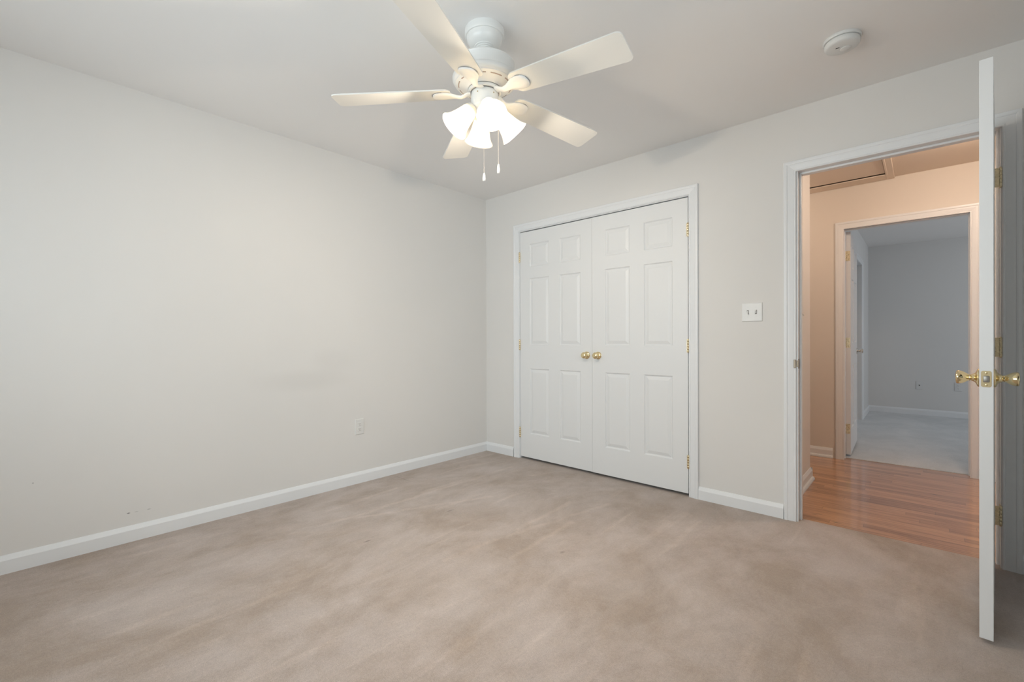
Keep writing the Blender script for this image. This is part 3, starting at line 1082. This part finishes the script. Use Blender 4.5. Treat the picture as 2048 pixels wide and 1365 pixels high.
bl0 = None
for k in range(5):
    ang = PH + k * 2 * math.pi / 5
    # blade pitch about its long axis
    loc = Matrix.Translation((0, 0, BZ)) @ Matrix.Rotation(ang, 4, 'Z')
    pit = Matrix.Rotation(math.radians(3.3), 4, 'Y') @ Matrix.Rotation(math.radians(-10.6), 4, 'X')
    if bl0 is None:
        b = obj('blade', blade_bm(), M['blade'], fan)
        br = obj('blade_bracket', iron_bm(), M['fan'], b, smooth=True)
        rm = obj('bracket_rim', rim_bm(), M['edgedark'], b)
        bl0 = (b, br, rm)
        b.matrix_local = loc @ pit
        br.matrix_local = Matrix.Identity(4)
        rm.matrix_local = Matrix.Identity(4)
    else:
        b = bl0[0].copy()
        COL.objects.link(b)
        b.parent = fan
        b.matrix_local = loc @ pit
        for src in bl0[1:]:
            c = src.copy()
            COL.objects.link(c)
            c.parent = b
            c.matrix_local = Matrix.Identity(4)

# lamp shades
AZ0 = math.radians(-32)
shade_prof_out = [(0.0265, 0.0), (0.031, 0.004), (0.034, 0.014), (0.0365, 0.028), (0.040, 0.046), (0.0440, 0.064), (0.0490, 0.082), (0.0555, 0.098), (0.0635, 0.110), (0.0660, 0.113)]
shade_prof = shade_prof_out + [(0.0645, 0.1145)] + [(r - 0.003, z + 0.001) for r, z in reversed(shade_prof_out[:-1])]
first = None
for k in range(4):
    az = AZ0 + k * math.pi / 2
    tilt = math.radians(42)
    e = Vector((math.cos(az), math.sin(az), 0))
    d = (e * math.sin(tilt) + Vector((0, 0, -math.cos(tilt)))).normalized()
    neck = e * 0.056 + Vector((0, 0, fz(2.092)))
    # arm
    bm = bmesh.new()
    tube(bm, [e * 0.030 + Vector((0, 0, fz(2.092))), e * 0.046 + Vector((0, 0, fz(2.094))), neck - d * 0.004, neck + d * 0.014], [0.010, 0.011, 0.013, 0.014], 16)
    lathe(bm, [(0, -0.006), (0.020, -0.006), (0.0275, -0.001), (0.030, 0.006), (0.0305, 0.016), (0.028, 0.018), (0, 0.018)], 32, axis_mat(neck, d))
    arm = obj('lamp_arm', bm, M['fan'], fan, smooth=True)
    bm = bmesh.new()
    lathe(bm, shade_prof, 48, axis_mat(neck + d * 0.006, d))
    sh = obj('lamp_shade', bm, M['shade'], fan, smooth=True)
    sh['label'] = 'lit frosted glass bell shade'
    bm = bmesh.new()
    lathe(bm, [(0, 0.014), (0.012, 0.016), (0.013, 0.030), (0.019, 0.044), (0.024, 0.056), (0.0245, 0.062), (0.020, 0.070), (0.010, 0.075), (0, 0.076)], 24, axis_mat(neck, d))
    obj('bulb', bm, M['bulb'], sh, smooth=True)
    pl = point('fan_lamp_light', FC + neck + d * 0.099, 13.5, (1.0, 0.85, 0.67), 0.020)

# pull chains
for (x, y, ztop, zf, zb2) in ((1.7205 - FC.x, -1.700 - FC.y, 2.056, 1.813, 1.779), (0.043, 0.040, 2.09, 1.851, 1.812)):
    bm = bmesh.new()
    z = fz(ztop)
    while z > fz(zf):
        lathe(bm, [(0, z), (0.0013, z - 0.0011), (0.0013, z - 0.0025), (0, z - 0.0036)], 6, Matrix.Translation((x, y, 0)))
        z -= 0.0032
    ch = obj('pull_chain', bm, M['chain'], fan, smooth=True)
    bm = bmesh.new()
    h = zf - zb2
    lathe(bm, [(0, fz(zf) + 0.003), (0.003, fz(zf) + 0.002), (0.0045, fz(zf) - 0.004), (0.0055, fz(zf) - h * 0.35), (0.0066, fz(zf) - h * 0.6), (0.0062, fz(zf) - h * 0.92),
               (0.004, fz(zb2)), (0, fz(zb2))], 20, Matrix.Translation((x, y, 0)))
    obj('pull_fob', bm, M['plastic'], ch, smooth=True)

# ------------------------------------------------------------------ smoke detector
SD = Vector((2.885, -0.565, H))
sd = empty('smoke_detector', Matrix.Translation(SD))
tag(sd, 'round white smoke detector on the ceiling near the doorway', 'smoke detector')
bm = bmesh.new()
lathe(bm, [(0, 0), (0.071, 0), (0.072, -0.003), (0.072, -0.010), (0.070, -0.013), (0.060, -0.0135), (0, -0.0135)], 64)
obj('base', bm, M['greywhite'], sd, smooth=True)
bm = bmesh.new()
lathe(bm, [(0, -0.013), (0.062, -0.013), (0.062, -0.016), (0.066, -0.0165), (0.0675, -0.020), (0.0665, -0.032), (0.063, -0.037), (0.055, -0.0395), (0.035, -0.0415), (0, -0.042)], 64)
cov = obj('cover', bm, M['greywhite'], sd, smooth=True)
bm = bmesh.new()
lathe(bm, [(0, -0.0415), (0.020, -0.0415), (0.021, -0.0435), (0.019, -0.0450), (0, -0.0455)], 32, Matrix.Translation((0.012, 0.010, 0)))
obj('test_button', bm, M['greywhite'], sd, smooth=True)
bm = bmesh.new()
add_box(bm, -0.022, -0.008, -0.0165, -0.0125, -0.0430, -0.0405)
obj('sounder_slot', bm, M['dark'], cov)


# ------------------------------------------------------------------ plates
def plate(bm, w, h, d=0.006):
    """plate in local xz plane, front at -y"""
    r = bmesh.ops.create_cube(bm, size=1.0)
    bmesh.ops.scale(bm, vec=(w, d, h), verts=r['verts'])
    bmesh.ops.translate(bm, vec=(0, -d / 2, 0), verts=r['verts'])
    es = [e for e in bm.edges if all(v.co.y < -d / 2 for v in e.verts)]
    bmesh.ops.bevel(bm, geom=es, offset=0.003, segments=3, affect='EDGES', profile=0.5)


def outlet(name, mat4, label, group=None, blank=False):
    t = empty(name, mat4)
    tag(t, label, 'outlet', group)
    bm = bmesh.new()
    plate(bm, 0.070, 0.1145)
    obj('cover_plate', bm, M['plastic'] if mat4.translation.y < 1 else M['farplate'], t)
    if blank:
        bm = bmesh.new()
        add_box(bm, -0.010, 0.010, -0.0085, -0.005, -0.018, 0.018, 0.001)
        obj('jack', bm, M['greywhite'], t)
        bm = bmesh.new()
        add_box(bm, -0.005, 0.005, -0.0092, -0.008, -0.008, 0.006)
        obj('socket', bm, M['dark'], t)
        return t
    for s in (1, -1):
        bm = bmesh.new()
        add_box(bm, -0.0165, 0.0165, -0.0082, -0.005, s * 0.0195 - 0.014, s * 0.0195 + 0.014, 0.0012)
        rc = obj('receptacle', bm, M['plastic'], t)
        bm = bmesh.new()
        add_box(bm, -0.0080, -0.0056, -0.0088, -0.008, s * 0.0195 - 0.002, s * 0.0195 + 0.007)
        add_box(bm, 0.0056, 0.0078, -0.0088, -0.008, s * 0.0195 - 0.001, s * 0.0195 + 0.006)
        lathe(bm, [(0, 0.008), (0.0026, 0.008), (0.0026, 0.0088), (0, 0.0088)], 12, axis_mat((0, 0, s * 0.0195 - 0.008), (0, -1, 0)))
        obj('slots', bm, M['grey'], rc)
    bm = bmesh.new()
    lathe(bm, [(0, 0.005), (0.003, 0.005), (0.003, 0.0068), (0, 0.0072)], 12, axis_mat((0, 0, 0), (0, -1, 0)))
    obj('screw', bm, M['greywhite'], t)
    return t


Rz = lambda a: Matrix.Rotation(math.radians(a), 4, 'Z')
outlet('wall_outlet', Matrix.Translation((0, -1.348, 0.425)) @ Rz(90), 'white duplex outlet low on the long left wall')
outlet('wall_outlet', Matrix.Translation((3.505, FY, 0.420)), 'duplex outlet on the far room end wall, right of the jack plate')
outlet('jack_plate', Matrix.Translation((3.115, FY, 0.418)), 'small jack plate on the far room end wall, left of the outlet', blank=True)


def switch(name, mat4, label, gangs):
    t = empty(name, mat4)
    tag(t, label, 'light switch')
    w = 0.070 if gangs == 1 else 0.116
    bm = bmesh.new()
    plate(bm, w, 0.1145)
    obj('cover_plate', bm, M['plastic'], t)
    for i in range(gangs):
        cx = 0 if gangs == 1 else (-0.023 if i == 0 else 0.023)
        bm = bmesh.new()
        add_box(bm, cx - 0.0055, cx + 0.0055, -0.0070, -0.005, -0.0125, 0.0125)
        fr = obj('toggle_slot', bm, M['grey'], t)
        bm = bmesh.new()
        s = -1 if i == 0 else 1
        vsn = [(-0.0042, -0.006, -0.009), (0.0042, -0.006, -0.009), (0.0042, -0.006, 0.009), (-0.0042, -0.006, 0.009),
               (-0.0036, -0.019, s * 0.011 - 0.004), (0.0036, -0.019, s * 0.011 - 0.004), (0.0036, -0.019, s * 0.011 + 0.004), (-0.0036, -0.019, s * 0.011 + 0.004)]
        v_ = [bm.verts.new((cx + p[0], p[1], p[2])) for p in vsn]
        for f_ in ((0, 1, 2, 3), (4, 5, 6, 7), (0, 1, 5, 4), (1, 2, 6, 5), (2, 3, 7, 6), (3, 0, 4, 7)):
            bm.faces.new([v_[q] for q in f_])
        obj('toggle', bm, M['plastic'], t, bev=0.0006)
        for dz in (-0.030, 0.030):
            bm = bmesh.new()
            lathe(bm, [(0, 0.005), (0.0028, 0.005), (0.0028, 0.0066), (0, 0.0070)], 12, axis_mat((cx, 0, dz), (0, -1, 0)))
            obj('screw', bm, M['greywhite'], t)
    return t


switch('light_switch', Matrix.Translation((2.366, 0, 1.245)), 'white double toggle switch between closet and doorway', 2)
switch('light_switch', Matrix.Translation((2.51, 0.690, 1.255)) @ Rz(90), 'light switch on the short hall wall, seen edge-on past the door trim', 1)
